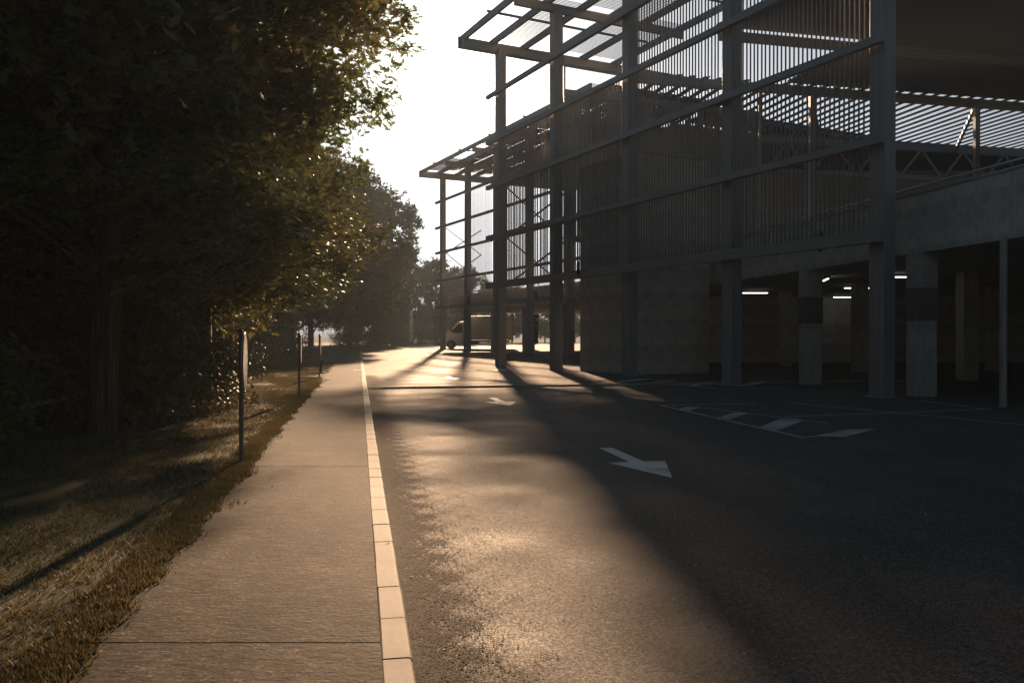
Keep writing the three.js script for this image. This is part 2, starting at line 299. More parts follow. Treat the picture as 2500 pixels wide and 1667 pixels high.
{ // the deck-end screen behind the near frame
  const t = thing('end_screen', 'slatted screen closing the end of the near steel frame', 'screen');
  const y1 = 13.5, y0 = 6.3;
  obj('top_rail', bar(nearF.at(21.2, 3.5, y1), nearF.at(20, 15, y1), 0.14, 0.3), M.steel, t);
  obj('bottom_rail', bar(nearF.at(21.2, 3.5, y0), nearF.at(20, 15, y0), 0.14, 0.3), M.steel, t);
  obj('post', bar(nearF.at(21.2, 3.45, 4), nearF.at(21.2, 3.45, TOP - 0.2), 0.1, 0.1), M.steel, t);
  obj('post', bar(nearF.at(20, 15, 4), nearF.at(20, 15, TOP - 0.2), 0.14, 0.14), M.steel, t);
  const g = new THREE.BoxGeometry(0.09, y1 - y0, 0.03);
  for (let p = 3.6; p < 15; p += 0.15) { const m = obj('slat', g, M.slat, t); m.position.copy(nearF.at(21.2 - 1.2 * (p - 3.5) / 11.5, p, (y0 + y1) / 2)); m.rotation.y = 0.45 + rr(-0.05, 0.05); }
}
{ // solid roof over the deck, with a bay of open roof slats behind
  const t = thing('car_park_roof', 'dark roof over the parking deck with a bay of bright gaps', 'roof');
  const A = [-0.22, 0.976], C = [0.976, 0.22];
  const at = (x0, a, c, y) => P(x0[0] + A[0] * a + C[0] * c, x0[1] + A[1] * a + C[1] * c, y);
  const O = [12.6, 41.6], Y = 14.4;
  const leftC = a => { // where the sheet meets the pergola's last beam
    const q = nearF.at(0, 6.0), bx = q.x - (O[0] + A[0] * a), bd = -q.z - (O[1] + A[1] * a), det = C[0] * DIR.y - C[1] * DIR.x; return (bx * DIR.y - bd * DIR.x) / det; };
  // sheets of the solid part, one per bay
  for (let k = 0; k < 8; k++) { const a1 = -k * 6.2, a0 = a1 - 6.16;
    obj('roof_sheet', prism([at(O, a0, k ? leftC(a0) : 1.5, 0), at(O, a0, 34, 0), at(O, a1, 34, 0), at(O, a1, k ? leftC(a1) : 1.5, 0)].map(p => [p.x, -p.z]), Y, Y + 0.12), M.roof, t);
    obj('roof_truss', bar(at(O, a1, leftC(a1) + 0.1, Y - 0.35), at(O, a1, 34, Y - 0.35), 0.16, 0.4), M.steel, t); }
  for (let k = 0; k < 3; k++) obj('roof_sheet', prism([at(O, 10.1 + k * 6.2, -7, 0), at(O, 10.1 + k * 6.2, 34, 0), at(O, 16.26 + k * 6.2, 34, 0), at(O, 16.26 + k * 6.2, -7, 0)].map(p => [p.x, -p.z]), Y, Y + 0.12), M.roof, t);
  // open slats
  for (let c = -5.2; c < 34; c += 0.74) {
    const p0 = at(O, -0.1, c, Y - 0.03), p1 = at(O, 9.8, c, Y), up = new THREE.Vector3(-0.12, 0.99, 0);
    obj('roof_slat', bar(p0, p1, 0.34, 0.05, up), M.panel, t);
  }
  for (const a of [0.15, 9.95]) obj('roof_truss', bar(at(O, a, -5.6, Y - 0.3), at(O, a, 34, Y - 0.3), 0.2, 0.45), M.steel, t);
  obj('roof_truss', bar(at(O, 9.95, -5.6, Y - 2.3), at(O, 9.95, 34, Y - 2.3), 0.2, 0.3), M.steel, t);
  for (let c = -5.6; c < 33; c += 3.3) { obj('truss_diagonal', bar(at(O, 9.95, c, Y - 0.4), at(O, 9.95, c + 1.65, Y - 2.3), 0.14, 0.14), M.steel, t); obj('truss_diagonal', bar(at(O, 9.95, c + 3.3, Y - 0.4), at(O, 9.95, c + 1.65, Y - 2.3), 0.14, 0.14), M.steel, t); }
  for (const c of [3, 13, 23]) { obj('wind_brace', bar(at(O, 0.3, c, Y - 0.5), at(O, 9.8, c + 7, Y - 0.5), 0.16, 0.16), M.steel, t); obj('roof_post', bar(at(O, 0.15, c, 4), at(O, 0.15, c, Y - 0.5), 0.25, 0.25), M.steel, t); }
}

// ---------------------------------------------------------------- concrete deck, columns, tower
const frontX = d => 10.07 - 0.17 * (d - 20);
{
  const t = thing('car_park', 'concrete parking deck with plain grey parapet over dark open ground floor', 'car park');
  const FY0 = 3.55, FY1 = 5.0;
  const edge = [-12, 8.7, 14.9, 21.1, 27.3, 33.5, 39.7, 44];
  for (let i = 0; i < edge.length - 1; i++) { const a = edge[i] + 0.01, b = edge[i + 1] - 0.01;
    obj('parapet', prism([[frontX(a), a], [frontX(a) + 0.2, a], [frontX(b) + 0.2, b], [frontX(b), b]], FY0, FY1), M.concrete, t);
    obj('coping', prism([[frontX(a) - 0.03, a], [frontX(a) + 0.24, a], [frontX(b) + 0.24, b], [frontX(b) - 0.03, b]], FY1 + 0.002, FY1 + 0.05), M.galv, t);
    obj('handrail', tube(P(frontX(a) + 0.1, a, FY1 + 0.2), P(frontX(b) + 0.1, b, FY1 + 0.2), 0.03), M.galv, t);
    for (const d of [a + 0.3, (a + b) / 2]) obj('rail_post', tube(P(frontX(d) + 0.1, d, FY1 + 0.05), P(frontX(d) + 0.1, d, FY1 + 0.19), 0.02, 6), M.galv, t);
  }
  obj('deck_slab', prism([[frontX(-12) + 0.22, -12], [60, -12], [60, 44], [frontX(44) + 0.22, 44]], FY0 + 0.02, FY0 + 0.42), M.concrete, t);
  obj('back_wall', prism([[58, -12], [58.3, -12], [50, 66], [49.7, 66]], 0, 15), M.concrete, t);
  obj('back_wall', prism([[9, 64], [50, 64], [50, 64.3], [9, 64.3]], 0, 14.38), M.concrete, t);
  obj('added_end_wall', prism([[frontX(43) + 1.2, 43], [58, 43], [58, 43.2], [frontX(43) + 1.2, 43.2]], 0, 3.55), M.concrete, t);  // wall added to shut out the sunlit strip beyond the ground floor
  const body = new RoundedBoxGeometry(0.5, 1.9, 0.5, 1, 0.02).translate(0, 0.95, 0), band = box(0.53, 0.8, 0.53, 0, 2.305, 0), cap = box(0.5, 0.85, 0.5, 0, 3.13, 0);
  for (const [x, d] of [[10.1, 20.4], [9.15, 25.4], [8.2, 31], [7.2, 37], [11, 14.6], [12, 9]]) {
    const c = obj('column', body, M.column, t); c.position.copy(P(x + 0.1, d, roadY(x, d) - 0.02)); c.rotation.y = 0.17;
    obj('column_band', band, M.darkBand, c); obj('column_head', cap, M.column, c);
  }
  for (const [x, d] of [[16, 21], [15, 27], [14, 33], [13, 39], [22, 22], [21, 28], [20, 34], [28, 23], [27, 29], [26, 35]]) { const c = obj('column', body, M.column, t); c.position.copy(P(x, d, 0.03)); obj('column_head', box(0.5, 1.66, 0.5, 0, 2.73, 0), M.column, c); }
  obj('drain_pipe', tube(P(10.32, 17.2, 0), P(10.32, 17.2, FY0), 0.075, 12), M.galv, t);
}
{ // plain stair tower behind the screen
  const t = thing('stair_tower', 'plain concrete stair tower standing behind the slatted screen', 'tower');
  const a = nearF.at(11.3, 0.75), b = nearF.at(15.3, 0.75), c = nearF.at(15.3, 4.2), e = nearF.at(11.3, 4.2);
  obj('wall', prism([a, e, c, b].map(p => [p.x, -p.z]), 0, 8.3), M.tower, t);
  obj('coping', prism([nearF.at(11.2, 0.65), nearF.at(11.2, 4.3), nearF.at(15.4, 4.3), nearF.at(15.4, 0.65)].map(p => [p.x, -p.z]), 8.302, 8.4), M.galv, t);
}
{ // deck of the far block
  const t = thing('car_park', 'far parking deck with parapet behind the far steel frame', 'car park');
  const at = farF.at;
  const quad = (s0, s1, p0, p1) => [at(s0, p0), at(s0, p1), at(s1, p1), at(s1, p0)].map(p => [p.x, -p.z]);
  obj('parapet', prism(quad(-2, 26.6, 0.45, 0.65), 3.5, 4.9), M.concrete, t);
  obj('deck_slab', prism(quad(-2, 26.6, 0.67, 22), 3.52, 3.9), M.concrete, t);
  obj('handrail', tube(at(-2, 0.55, 5.1), at(26.6, 0.55, 5.1), 0.035), M.galv, t);
  for (let s = -1.5; s < 26.6; s += 1.5) obj('rail_post', tube(at(s, 0.55, 4.9), at(s, 0.55, 5.09), 0.02, 6), M.galv, t);
  const g = new RoundedBoxGeometry(0.5, 3.5, 0.5, 1, 0.02).translate(0, 1.75, 0);
  for (let k = 0; k < 5; k++) for (const p of [1.1, 7, 13]) { const c = obj('column', g, M.column, t); c.position.copy(at(k * S + 2.6, p, 0.25)); c.scale.y = 0.94; c.rotation.y = 0.46; }
  for (let k = 0; k < 8; k++) obj('roof_sheet', prism(quad(k * 3.4, k * 3.4 + 2.6, 6.9, 22), 15, 15.12), M.panel, t);
}
// round rings fixed on the lower rail
[['dark ring hung on the rail in front of the parapet, by the zebra blocks', [8.35, 22.2, 4.05]], ['dark ring on the lower rail beside the stair tower edge', [2.55, 31.6, 4.1]], ['dark ring on the parapet between near frame and far frame', [1.45, 49.5, 3.95]], ['dark ring on the low rail above the truck box', [-3.3, 62.5, 4.2]]].forEach(([label, [x, d, y]], i) => {
  const r = obj('wall_ring', new THREE.TorusGeometry(0.25, 0.035, 8, 28), M.black, null, { label, category: 'ring', group: 'rings along the lower rails' });
  r.position.copy(P(x, d, y)); r.rotation.y = Math.PI / 2 - 0.2;
});

// strip lamps under the deck
[['lit strip lamp under the deck beyond the banded column', 11.1, 37.4, 0], ['lit strip lamp under the deck showing left of the wide steel column', 14.2, 33.6, 0], ['lit strip lamp under the deck showing right of the wide steel column', 13.0, 27.3, 0], ['short lit strip lamp seen over the banded column', 10.95, 28.6, 1.35], ['lit strip lamp far back under the deck', 16.9, 41.6, 0]].forEach(([label, x, d, turn]) => {
  const t = thing('strip_lamp', label, 'lamp', P(x, d, 3.45), turn, 'strip lamps under the deck');
  obj('housing', rbox(1.25, 0.07, 0.1, 0.01, 0, 0.06, 0), M.grey, t);
  obj('tube', new THREE.CylinderGeometry(0.022, 0.022, 1.14, 10).rotateZ(Math.PI / 2), M.lampTube, t);
  const l = new THREE.RectAreaLight(new THREE.Color(1, 0.95, 0.82), 1.6, 1.14, 0.045); l.position.set(0, -0.03, 0); l.rotation.x = -Math.PI / 2; t.add(l);
});

// ---------------------------------------------------------------- truck
{
  const t = thing('box_truck', 'white box truck with sloping cab parked by the far frame', 'truck', P(-6.4, 73.2, rise(73.5) + 0.05), 0);
  // local: x to the rear, front at x = 0
  const cab = new THREE.Shape([[0.06, 0.42], [0.0, 0.62], [0.04, 0.98], [0.14, 1.18], [0.86, 1.5], [1.62, 2.28], [1.78, 2.34], [2.1, 2.36], [2.1, 0.42], [1.5, 0.42], [1.42, 0.62], [1.26, 0.78], [1.0, 0.84], [0.74, 0.78], [0.58, 0.62], [0.5, 0.42]].map(a => new THREE.Vector2(...a)));
  obj('cab', new THREE.ExtrudeGeometry(cab, { depth: 1.86, bevelEnabled: true, bevelSize: 0.05, bevelThickness: 0.06, bevelSegments: 3 }).translate(0, 0, -0.93), M.white, t);
  const win = new THREE.Shape([[1.0, 1.48], [1.62, 2.14], [2.03, 2.2], [2.03, 1.42], [1.3, 1.4]].map(a => new THREE.Vector2(...a)));
  for (const z of [0.985, -0.995]) obj('side_window', new THREE.ExtrudeGeometry(win, { depth: 0.012, bevelEnabled: false }).translate(0, 0, z), M.glass, t);
  obj('windscreen', bar(new THREE.Vector3(0.9, 1.56, 0), new THREE.Vector3(1.56, 2.24, 0), 1.7, 0.03, new THREE.Vector3(-0.7, 0.7, 0)).translate(-0.03, 0.03, 0), M.glass, t);
  obj('bumper', rbox(0.3, 0.36, 1.96, 0.06, 0.1, 0.5, 0), M.black, t);
  for (const z of [0.75, -0.75]) obj('headlight', rbox(0.3, 0.2, 0.32, 0.06, 0.16, 0.95, z), M.glass, t);
  for (const z of [1.16, -1.16]) obj('mirror', rbox(0.12, 0.34, 0.2, 0.04, 1.05, 1.72, z), M.black, t);
  obj('cargo_box', rbox(4.3, 2.1, 2.1, 0.03, 4.32, 1.85, 0), M.white, t);
  obj('box_rim', [box(4.34, 0.08, 2.14, 4.32, 0.83, 0), box(0.06, 2.08, 2.14, 2.17, 1.85, 0), box(0.06, 2.08, 2.14, 6.47, 1.85, 0)], M.galv, t);
  obj('chassis', [box(5.2, 0.16, 0.9, 3.6, 0.66, 0), box(0.7, 0.3, 1.9, 3.1, 0.55, 0)], M.black, t);
  const wheel = (x, z) => { const w = obj('wheel', new THREE.LatheGeometry([[0.0, -0.11], [0.2, -0.1], [0.3, -0.12], [0.36, -0.09], [0.37, 0], [0.36, 0.09], [0.3, 0.12], [0.2, 0.1], [0, 0.08]].map(a => new THREE.Vector2(...a)), 28).rotateX(Math.PI / 2), M.rubber, t); w.position.set(x, 0.37, z); obj('rim', new THREE.CylinderGeometry(0.2, 0.2, 0.02, 18).rotateX(Math.PI / 2).translate(0, 0, z > 0 ? 0.125 : -0.125), M.grey, w); };
  for (const z of [0.86, -0.86]) { wheel(1.0, z); wheel(5.2, z); }
  obj('tail_light', box(0.05, 0.16, 0.3, 6.52, 0.85, 0.8), M.red, t);
}
{ // hanging boards and number sign near the truck
  for (const [x, label] of [[-5.05, 'pale hanging board over the truck cab, nearer the end column'], [-4.2, 'pale hanging board over the truck cab, nearer the truck box']]) {
    const t = thing('hanging_board', label, 'sign', P(x, 68.5, 3.2), 0, 'boards hung above the truck');
    obj('board', rbox(0.72, 0.26, 0.04, 0.01), M.white, t); for (const s of [-0.3, 0.3]) obj('hanger', tube(new THREE.Vector3(s, 0.12, 0), new THREE.Vector3(s, 0.34, 0), 0.012, 6), M.steel, t);
  }
  const font = await new FontLoader().loadAsync('fonts/droid/droid_sans_bold.typeface.json');
  const t = thing('number_sign', 'dark sign panel with white figures 32 beyond the near frame', 'sign', P(1.55, 57, 0.35));
  obj('panel', rbox(0.56, 2.0, 0.06, 0.01, 0, 1.6, 0), M.black, t);
  obj('post', box(0.08, 0.65, 0.05, 0, 0.3, 0), M.steel, t);
  const tg = new TextGeometry('3 2', { font, size: 0.24, depth: 0.01, curveSegments: 4 }); tg.computeBoundingBox(); tg.translate(-tg.boundingBox.max.x / 2, 2.15, 0.032);
  obj('figures', tg, M.white, t); obj('red_strip', box(0.5, 0.1, 0.012, 0, 1.86, 0.034), M.red, t);
}
{ // totem across the road, small post, grate
  const t = thing('totem_sign', 'tall slim pale totem sign standing before the far trees', 'sign', P(-12.85, 104, 0.5));
  obj('board', rbox(0.42, 6.0, 0.12, 0.03, 0.05, 3.3, 0), M.white, t); obj('post', box(0.1, 6.3, 0.1, -0.24, 3.15, 0), M.galv, t); obj('foot', box(0.5, 0.3, 0.3, 0, 0.14, 0), M.grey, t);
  const b = thing('short_post', 'short dark post with foot plate at the pavement edge', 'post', P(-7.08, 30.4, walkY(30.4)));
  obj('shaft', new THREE.CylinderGeometry(0.035, 0.04, 0.5, 12).translate(0, 0.25, 0), M.black, b); obj('foot', rbox(0.3, 0.04, 0.2, 0.01, 0, 0.02, 0), M.black, b);
  const g = thing('drain_grate', 'dark rectangular grate set in the pavement', 'barwork', P(-6.1, 32.6, walkY(32.6) + 0.004), 0.18);  // dark frame with cross bars, lying flat in the walk
  obj('frame', [box(0.34, 0.012, 0.03, 0, 0, 0.6), box(0.34, 0.012, 0.03, 0, 0, -0.6), box(0.03, 0.012, 1.2, 0.16, 0, 0), box(0.03, 0.012, 1.2, -0.16, 0, 0)], M.black, g);
  for (let z = -0.52; z < 0.55; z += 0.08) obj('bar', box(0.3, 0.01, 0.045, 0, -0.001, z), M.black, g);
}
// ---------------------------------------------------------------- round signs seen edge-on
[['round sign with red rim on a post beside the ragged grass edge', -2.97, 8.98, 0.345, 0.33, 0.021], ['thin edge-on sign on a post in the sunlit grass', -4.68, 18.0, 0.26, 0.33, 0.022], ['thin edge-on sign on a post at the far end of the sunlit grass', -6.42, 27.3, 0.24, 0.34, 0.022]].forEach(([label, x, d, turn, r, post], i) => {
  const t = thing('road_sign', label, 'road sign', P(x, d, walkY(d)), 0, 'signs along the walk');
  const H = 1.42;
  obj('post', rbox(post * 2, H, post * 2, 0.006, 0, H / 2, 0), M.grey, t);
  obj('cap', rbox(post * 2.1, 0.02, post * 2.1, 0.004, 0, H + 0.011, 0), M.black, t);
  const yaw = Math.atan2(x, d) - (i ? 0.02 : 0.075);                                        // face to the right, nearly along the line of sight
  const face = new THREE.Group(); const geo = new THREE.CylinderGeometry(r, r, 0.016, 48).rotateZ(Math.PI / 2);
  const disc = obj('sign_back', geo, M.galv, t); disc.position.set(post + 0.012, H - r, 0); disc.rotation.y = -Math.atan2(x, d) - (i ? 0.03 : 0.075);
  obj('rim', new THREE.TorusGeometry(r - 0.007, 0.008, 8, 48).rotateY(Math.PI / 2).translate(0.008, 0, 0), M.red, disc);
  obj('face', new THREE.CylinderGeometry(r - 0.018, r - 0.018, 0.006, 40).rotateZ(Math.PI / 2).translate(0.0125, 0, 0), M.white, disc);
  obj('bracket', rbox(0.03, 0.05, 0.1, 0.004, -0.02, 0, 0), M.galv, disc);
});
// ---------------------------------------------------------------- fence behind the trees
{
  const t = thing('railing', 'low railing with pale bottom rail running behind the roadside trees', 'railing');
  const fx = d => -7.9 - 0.165 * (d - 13);
  for (const [y, r] of [[0.16, 0.035], [0.62, 0.022], [0.95, 0.03]]) obj('rail', bar(P(fx(-2), -2, y + 0.12), P(fx(70), 70, y + 0.42), r * 2, r * 2), y < 0.3 ? M.white : M.steel, t);
  for (let d = -1; d < 70; d += 1.8) obj('post', bar(P(fx(d), d, 0.05), P(fx(d), d, 1.1 + rise(d)), 0.05, 0.05), M.steel, t);
}

// ---------------------------------------------------------------- trees
function oakLeaf(L) { // lobed leaf, folded a little along its rib
  const w = [[0, 0.01], [0.26, 0.2], [0.36, 0.09], [0.52, 0.31], [0.64, 0.11], [0.78, 0.24], [1, 0]];
  const pos = [], idx = [];
  w.forEach(([t, b], i) => { const y = -0.12 * t * t; pos.push(-b * L, (y + 0.25 * b) * L, t * L, 0, y * L, t * L, b * L, (y + 0.25 * b) * L, t * L); if (i) { const a = (i - 1) * 3, c = i * 3; idx.push(a, a + 1, c + 1, a, c + 1, c, a + 1, a + 2, c + 2, a + 1, c + 2, c + 1); } });
  const g = new THREE.BufferGeometry(); g.setAttribute('position', new THREE.Float32BufferAttribute(pos, 3)); g.setIndex(idx); g.computeVertexNormals(); return g;
}
function sprig(n, L, spread) {
  const out = [], m = new THREE.Matrix4(), q = new THREE.Quaternion(), e = new THREE.Euler();
  for (let i = 0; i < n; i++) {
    e.set(rr(-0.7, 0.9), i * 2.4 + rr(-0.5, 0.5), rr(-0.6, 0.6), 'YXZ'); q.setFromEuler(e);
    const f = new THREE.Vector3(rr(-1, 1), rr(-0.7, 0.7), rr(-1, 1)).multiplyScalar(spread), s = rr(0.75, 1.2);
    m.compose(f, q, new THREE.Vector3(s, s, s)); out.push(oakLeaf(L).applyMatrix4(m));
  }
  return mergeGeometries(out);
}
function clumpOf(n, L, spread, sprigs) { // a bough's worth of leaves, flattened, about 1 m in radius
  const kinds = [0, 1, 2].map(() => sprig(n, L, spread)), out = [], m = new THREE.Matrix4(), q = new THREE.Quaternion(), e = new THREE.Euler();
  for (let k = 0; k < sprigs; k++) {
    const v = new THREE.Vector3(rr(-1, 1), rr(-0.8, 0.8), rr(-1, 1)); v.multiplyScalar(Math.pow(rnd(), 0.4) / Math.max(v.length(), 0.5));
    e.set(rr(-0.9, 0.9), rr(0, 6.28), rr(-0.9, 0.9)); q.setFromEuler(e); const s = rr(0.75, 1.3);
    m.compose(v, q, new THREE.Vector3(s, s, s)); out.push(kinds[k % 3].clone().applyMatrix4(m));
  }
  return mergeGeometries(out);
}
const CLUMP = clumpOf(9, 0.16, 0.17, 60), CLUMP_BIG = clumpOf(8, 0.27, 0.22, 50), CLUMP_FINE = clumpOf(10, 0.11, 0.17, 44);
function crownMesh(geo, mat, rx, ry, rz, cy, clumps, shape, seedN, low = 0) {
  seed = seedN;
  const list = [], q = new THREE.Quaternion(), e = new THREE.Euler(), centres = [];
  for (let i = 0; i < clumps; i++) {
    let v; do { v = new THREE.Vector3(rr(-1, 1), rr(-1, 1), rr(-1, 1)); } while (v.length() > 1 || v.length() < 0.4);
    const taper = shape(v.y), c = new THREE.Vector3(v.x * rx * taper, cy + v.y * ry, v.z * rz * taper), R = rr(0.7, 1.3); centres.push([c, R]);
    e.set(rr(-0.35, 0.35), rr(0, 6.28), rr(-0.35, 0.35)); q.setFromEuler(e);
    list.push(new THREE.Matrix4().compose(c, q, new THREE.Vector3(R * rr(0.9, 1.2), R * rr(0.75, 1), R * rr(0.9, 1.2))));
  }
  for (let i = 0; i < low; i++) { const a = rr(0, 6.28), r = rr(0.9, 3.0), R = rr(0.5, 0.8), c = new THREE.Vector3(Math.cos(a) * r, rr(2.0, 3.6), Math.sin(a) * r); centres.push([c, R]); e.set(rr(-0.3, 0.3), rr(0, 6.28), rr(-0.3, 0.3)); q.setFromEuler(e); list.push(new THREE.Matrix4().compose(c, q, new THREE.Vector3(R * 1.2, R * 0.6, R * 1.2))); }
  const im = new THREE.InstancedMesh(geo, mat, list.length); const col = new THREE.Color();
  list.forEach((x, i) => { im.setMatrixAt(i, x); const n = rr(0.75, 1.25); col.setRGB(n * rr(0.9, 1.2), n, n * rr(0.7, 1.1)); im.setColorAt(i, col); });
  im.castShadow = im.receiveShadow = true; im.name = 'crown'; im.userData.kind = 'stuff';
  return { im, centres };
}
function limbTube(a, b, r0, r1, bend) {
  const mid = a.clone().lerp(b, 0.5).add(bend), c = new THREE.QuadraticBezierCurve3(a, mid, b), n = 6, k = 8, pos = [], idx = [], uv = [];
  for (let i = 0; i <= n; i++) { const p = c.getPoint(i / n), tn = c.getTangent(i / n), s = new THREE.Vector3(0, 0, 1).cross(tn); if (s.lengthSq() < 1e-4) s.set(1, 0, 0); s.normalize(); const u = new THREE.Vector3().crossVectors(tn, s), r = r0 + (r1 - r0) * i / n;
    for (let j = 0; j <= k; j++) { const a = j / k * 2 * Math.PI, v = p.clone().addScaledVector(s, Math.cos(a) * r).addScaledVector(u, Math.sin(a) * r); pos.push(v.x, v.y, v.z); uv.push(j / k, i / n * 2); } }
  for (let i = 0; i < n; i++) for (let j = 0; j < k; j++) { const a = i * (k + 1) + j, b = a + 1, d = a + k + 1, e = d + 1; idx.push(a, b, e, a, e, d); }
  const g = new THREE.BufferGeometry(); g.setAttribute('position', new THREE.Float32BufferAttribute(pos, 3)); g.setAttribute('uv', new THREE.Float32BufferAttribute(uv, 2)); g.setIndex(idx); g.computeVertexNormals(); return g;
}
function treeKind(o) {
  const g = new THREE.Group();
  const { im, centres } = crownMesh(o.sprig, o.mat || M.leaf, o.rx, o.ry, o.rx, o.cy, o.clumps, o.shape || (y => 1 - 0.45 * Math.max(0, y) ** 2 - 0.3 * Math.max(0, -y) ** 1.5), o.seed, o.low);
  const parts = [limbTube(new THREE.Vector3(0, -0.15, 0), new THREE.Vector3(rr(-0.2, 0.2), o.cy, rr(-0.2, 0.2)), o.r, o.r * 0.6, new THREE.Vector3(rr(-0.1, 0.1), 0, rr(-0.1, 0.1))), limbTube(new THREE.Vector3(0, o.cy - 0.1, 0), new THREE.Vector3(rr(-0.4, 0.4), o.cy + o.ry * 0.85, rr(-0.4, 0.4)), o.r * 0.6, 0.03, new THREE.Vector3(0.2, 0, 0.1))];
  for (let i = 0; i < centres.length; i += 3) { const c = centres[i][0], y = Math.max(o.base, Math.min(o.cy + o.ry * 0.4, c.y - 1.2)); parts.push(limbTube(new THREE.Vector3(0, y, 0), c, 0.07, 0.015, new THREE.Vector3(0, 0.3, 0))); }
  const tr = new THREE.Mesh(mergeGeometries(parts), M.bark); tr.name = 'trunk'; tr.castShadow = tr.receiveShadow = true;
  g.add(tr, im); return g;
}
const OAK = [
  treeKind({ sprig: CLUMP, rx: 4.1, ry: 6.6, cy: 8.5, clumps: 145, per: 62, r: 0.2, base: 2.0, low: 38, seed: 11 }),
  treeKind({ sprig: CLUMP, rx: 4.1, ry: 6.5, cy: 8.4, clumps: 145, per: 62, r: 0.19, base: 2.0, low: 38, seed: 23 }),
  treeKind({ sprig: CLUMP_BIG, mat: M.farLeaf, rx: 4.2, ry: 6.4, cy: 8.6, clumps: 110, per: 55, r: 0.22, base: 2.2, seed: 37 }),
];
const FAR = treeKind({ sprig: CLUMP_BIG, mat: M.farLeaf, rx: 4.2, ry: 6.2, cy: 7.4, clumps: 90, r: 0.2, base: 0.8, seed: 58 });
const ROUND = treeKind({ sprig: CLUMP_BIG, mat: M.farLeaf, rx: 4.2, ry: 6.2, cy: 7.4, clumps: 100, per: 55, r: 0.2, base: 0.8, seed: 51 });
const BUSH = treeKind({ sprig: CLUMP_FINE, mat: M.farLeaf, rx: 1.5, ry: 1.0, cy: 1.0, clumps: 26, per: 40, r: 0.05, base: 0.2, seed: 77, shape: y => 1 - 0.3 * Math.max(0, y) });
function plant(kind, name, label, category, x, d, y, sc, turn, group) {
  const g = kind.clone(); g.name = numbered(name); g.position.copy(P(x, d, y)); g.rotation.y = turn; g.scale.set(...(Array.isArray(sc) ? sc : [sc, sc, sc]));
  g.userData = { label, category, group }; scene.add(g); return g;
}
//TREES
const OAK_LABELS = ['oak tree behind the viewpoint, shading the verge grass', 'oak tree beside the viewpoint, shading the verge grass', 'dark oak tree before the red-rimmed round sign', 'big oak tree just behind the red-rimmed round sign, leaves glowing at its edge', 'oak tree rising beside the sunlit grass strip', 'oak tree set back behind the thin sign at the far end of the sunlit grass', ...Array(5).fill('leafy oak in the far run of the row, beyond the last sign')];
[[-10, 1.1, 3.6], [-3, 1.1, 3.6], [4.6, 1.0, 6.6], [11.6, 1.06, 3.7], [18.2, 1.12, 3.5], [25.5, 0.86, 5.9], [31.2, 0.84, 5.9], [38, 0.85, 5.7], [45, 0.85, 5.5], [52, 0.9, 5.2], [59, 0.95, 4.8]].forEach(([d, s, off], i) =>
  plant(OAK[d > 30 ? 2 : (i + 1) % 2], 'oak_tree', OAK_LABELS[i], 'tree', kerbX(d) - off + rr(-0.2, 0.2), d, walkY(d), s, i * 1.7, 'oak trees along the walk'));
[[4, 0], [13, 1], [22, 0], [31, 1], [40, 0], [49, 1], [57, 0]].forEach(([d, k], i) =>
  plant(ROUND, 'roadside_tree', 'dense dark tree standing behind the low railing', 'tree', kerbX(d) - 11.5 + rr(-1, 1), d, 0.1, rr(1.0, 1.2), i * 2.1, 'trees behind the railing'));
[[-16.2, 66, 1.28], [-15.4, 78, 1.36], [-15.4, 92, 1.4], [-19, 100, 1.3], [-24, 84, 1.3]].forEach(([x, d, s], i) =>
  plant(FAR, 'leafy_tree', 'leafy tree with low branches where the walk ends', 'tree', x, d, 0.35, s, i * 1.3, 'trees where the walk ends'));
[[-11.5, 124, 1.0], [-7.5, 128, 0.95], [-3.5, 122, 0.72], [0, 126, 0.7], [5, 124, 0.6], [10, 130, 0.6], [-17, 122, 1.1]].forEach(([x, d, s], i) =>
  plant(FAR, 'distant_tree', 'distant tree beyond the far end of the road', 'tree', x, d, 0.3, s, i * 1.9, 'trees beyond the road end'));
[[-13.8, 84, 1.1], [-13.2, 90, 1.2], [-12.2, 108, 1.3], [-15, 110, 1.2], [-9.5, 110, 1.1], [-7, 111, 1.0], [-14.2, 72, 0.9]].forEach(([x, d, s], i) =>
  plant(BUSH, 'bush', 'low leafy bush at the far bend of the road', 'bush', x, d, 0.4, s, i * 1.1, 'bushes at the far bend'));

[[7.5, 0.55, 0.6], [10.4, 0.6, 0.4], [13.6, 0.7, -0.9], [15.6, 0.62, -1.2], [17.4, 0.66, -0.4], [20.5, 0.6, 0.3], [23.8, 0.7, 0], [29.5, 0.7, 0.4], [33, 0.7, 0], [38.5, 0.75, 0], [44, 0.8, 0]].forEach(([d, k, o], i) =>
  plant(BUSH, 'shrub', 'dark shrub growing under the oaks before the low railing', 'shrub', -7.2 - 0.165 * (d - 13) - o + rr(-0.2, 0.2), d, walkY(d) - 0.05, [k, k * rr(1, 1.3), k], i * 1.4, 'shrubs along the railing'));  // the two set nearest the walk are added to keep sun off the grass
{ // hedge behind the railing: one mass of foliage
  seed = 991; const list = [];
  for (let d = -6; d < 76; d += 1.05) for (let y = 0.5; y < 5; y += 1.1) { const sc = rr(1.2, 1.7); list.push(new THREE.Matrix4().compose(P(-11.4 - 0.17 * (d - 13) + rr(-0.7, 0.7), d + rr(-0.4, 0.4), y + rr(-0.3, 0.3)), new THREE.Quaternion().setFromEuler(new THREE.Euler(rr(-1, 1), rr(0, 6.3), rr(-1, 1))), new THREE.Vector3(sc, sc, sc))); }
  const im = new THREE.InstancedMesh(CLUMP_BIG, M.farLeaf, list.length); list.forEach((m, i) => im.setMatrixAt(i, m));
  im.name = 'hedge'; im.castShadow = im.receiveShadow = true; im.userData = { kind: 'stuff', label: 'dark hedge filling the space behind the railing', category: 'hedge' }; scene.add(im);
}
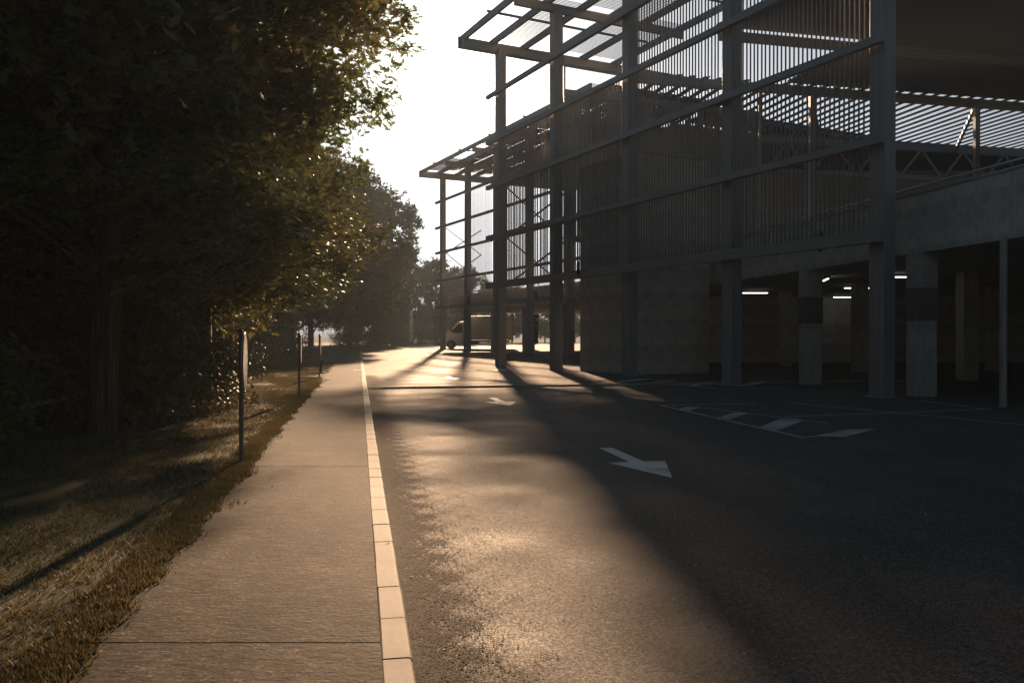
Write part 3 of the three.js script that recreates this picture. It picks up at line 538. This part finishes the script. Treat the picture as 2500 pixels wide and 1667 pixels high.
{ // grass blades on the verge
  seed = 4242;
  const tuft = (n, h, spread) => { const out = []; for (let i = 0; i < n; i++) { const g = new THREE.BufferGeometry(), w = 0.004, L = h * rr(0.6, 1.2), b = rr(0.1, 0.6) * L;
    g.setAttribute('position', new THREE.Float32BufferAttribute([-w, 0, 0, w, 0, 0, -w * 0.8, L * 0.6, b * 0.35, w * 0.8, L * 0.6, b * 0.35, 0, L, b], 3)); g.setIndex([0, 1, 3, 0, 3, 2, 2, 3, 4]); g.computeVertexNormals();
    out.push(g.rotateY(rr(0, 6.28)).translate(rr(-spread, spread), 0, rr(-spread, spread))); } return mergeGeometries(out); };
  const mat1 = tuft(230, 0.034, 0.24), edge = tuft(26, 0.034, 0.08), list = [], list2 = [];
  const put = (L, x, d, s) => L.push([new THREE.Matrix4().compose(P(x, d, walkY(d) - 0.012), new THREE.Quaternion().setFromEuler(new THREE.Euler(0, rr(0, 6.28), 0)), new THREE.Vector3(s, s * rr(0.6, 1.25), s)), x, d]);
  for (let d = 2; d < 42; d += 0.3) for (let w = 0.2; w < Math.min(11, 2.5 + d * 0.42); w += 0.3) { if (fbm(d * 0.7, w * 1.3 + 9) < 0.3) continue; put(list, kerbX(d) - WALK - w + rr(-0.1, 0.1), d + rr(-0.15, 0.15), rr(0.8, 1.25)); }
  for (let i = 0; i < 4200; i++) { const d = 2.2 + 22 * Math.pow(rnd(), 1.3); put(list2, kerbX(d) - WALK - 0.16 * rnd() + 0.16 * (fbm(d * 2.5, 8) - 0.45), d, rr(0.7, 1.3)); }
  const tint = (im, L) => { const c = new THREE.Color(); L.forEach(([m, x, d], i) => { im.setMatrixAt(i, m); const dry = fbm(x * 1.4, d * 1.4, 3), n = rr(0.75, 1.25); c.setRGB(n * (0.75 + 0.8 * dry), n * (0.85 + 0.35 * dry), n * 0.9); im.setColorAt(i, c); }); };
  const rim = new THREE.InstancedMesh(edge, M.grass, list2.length); tint(rim, list2); rim.name = 'grass_edge'; rim.castShadow = rim.receiveShadow = true; rim.userData = { kind: 'stuff', label: 'ragged taller grass along the pavement edge', category: 'grass' }; scene.add(rim);
  const im = new THREE.InstancedMesh(mat1, M.grass, list.length); tint(im, list);
  im.name = 'grass'; im.castShadow = im.receiveShadow = true; im.userData = { kind: 'stuff', label: 'patchy dry grass on the verge beside the walk', category: 'grass' }; scene.add(im);
}
{ // leaf litter and grit on road and walk
  seed = 777; const leafG = oakLeaf(0.07), list = [];
  for (let i = 0; i < 260; i++) { const d = 2.6 + 24 * Math.pow(rnd(), 1.6); const near = rnd() < 0.5; const x = near ? kerbX(d) + 0.2 + Math.abs(rr(0, 1)) ** 2 * 1.2 : kerbX(d) + rr(-1.2, 5); const onWalk = x < kerbX(d) + 0.13;
    const s = rr(0.12, 0.45); list.push(new THREE.Matrix4().compose(P(x, d, (onWalk ? walkY(d) : roadY(x, d)) + 0.006), new THREE.Quaternion().setFromEuler(new THREE.Euler(rr(-0.25, 0.25), rr(0, 6.28), rr(-0.25, 0.25))), new THREE.Vector3(s, s, s))); }
  const im = new THREE.InstancedMesh(leafG, M.deadLeaf, list.length); list.forEach((m, i) => im.setMatrixAt(i, m));
  im.name = 'leaf_litter'; im.castShadow = im.receiveShadow = true; im.userData = { kind: 'stuff', label: 'small dry leaves scattered over road and walk', category: 'leaf litter' }; scene.add(im);
}
renderer.render(scene, camera);
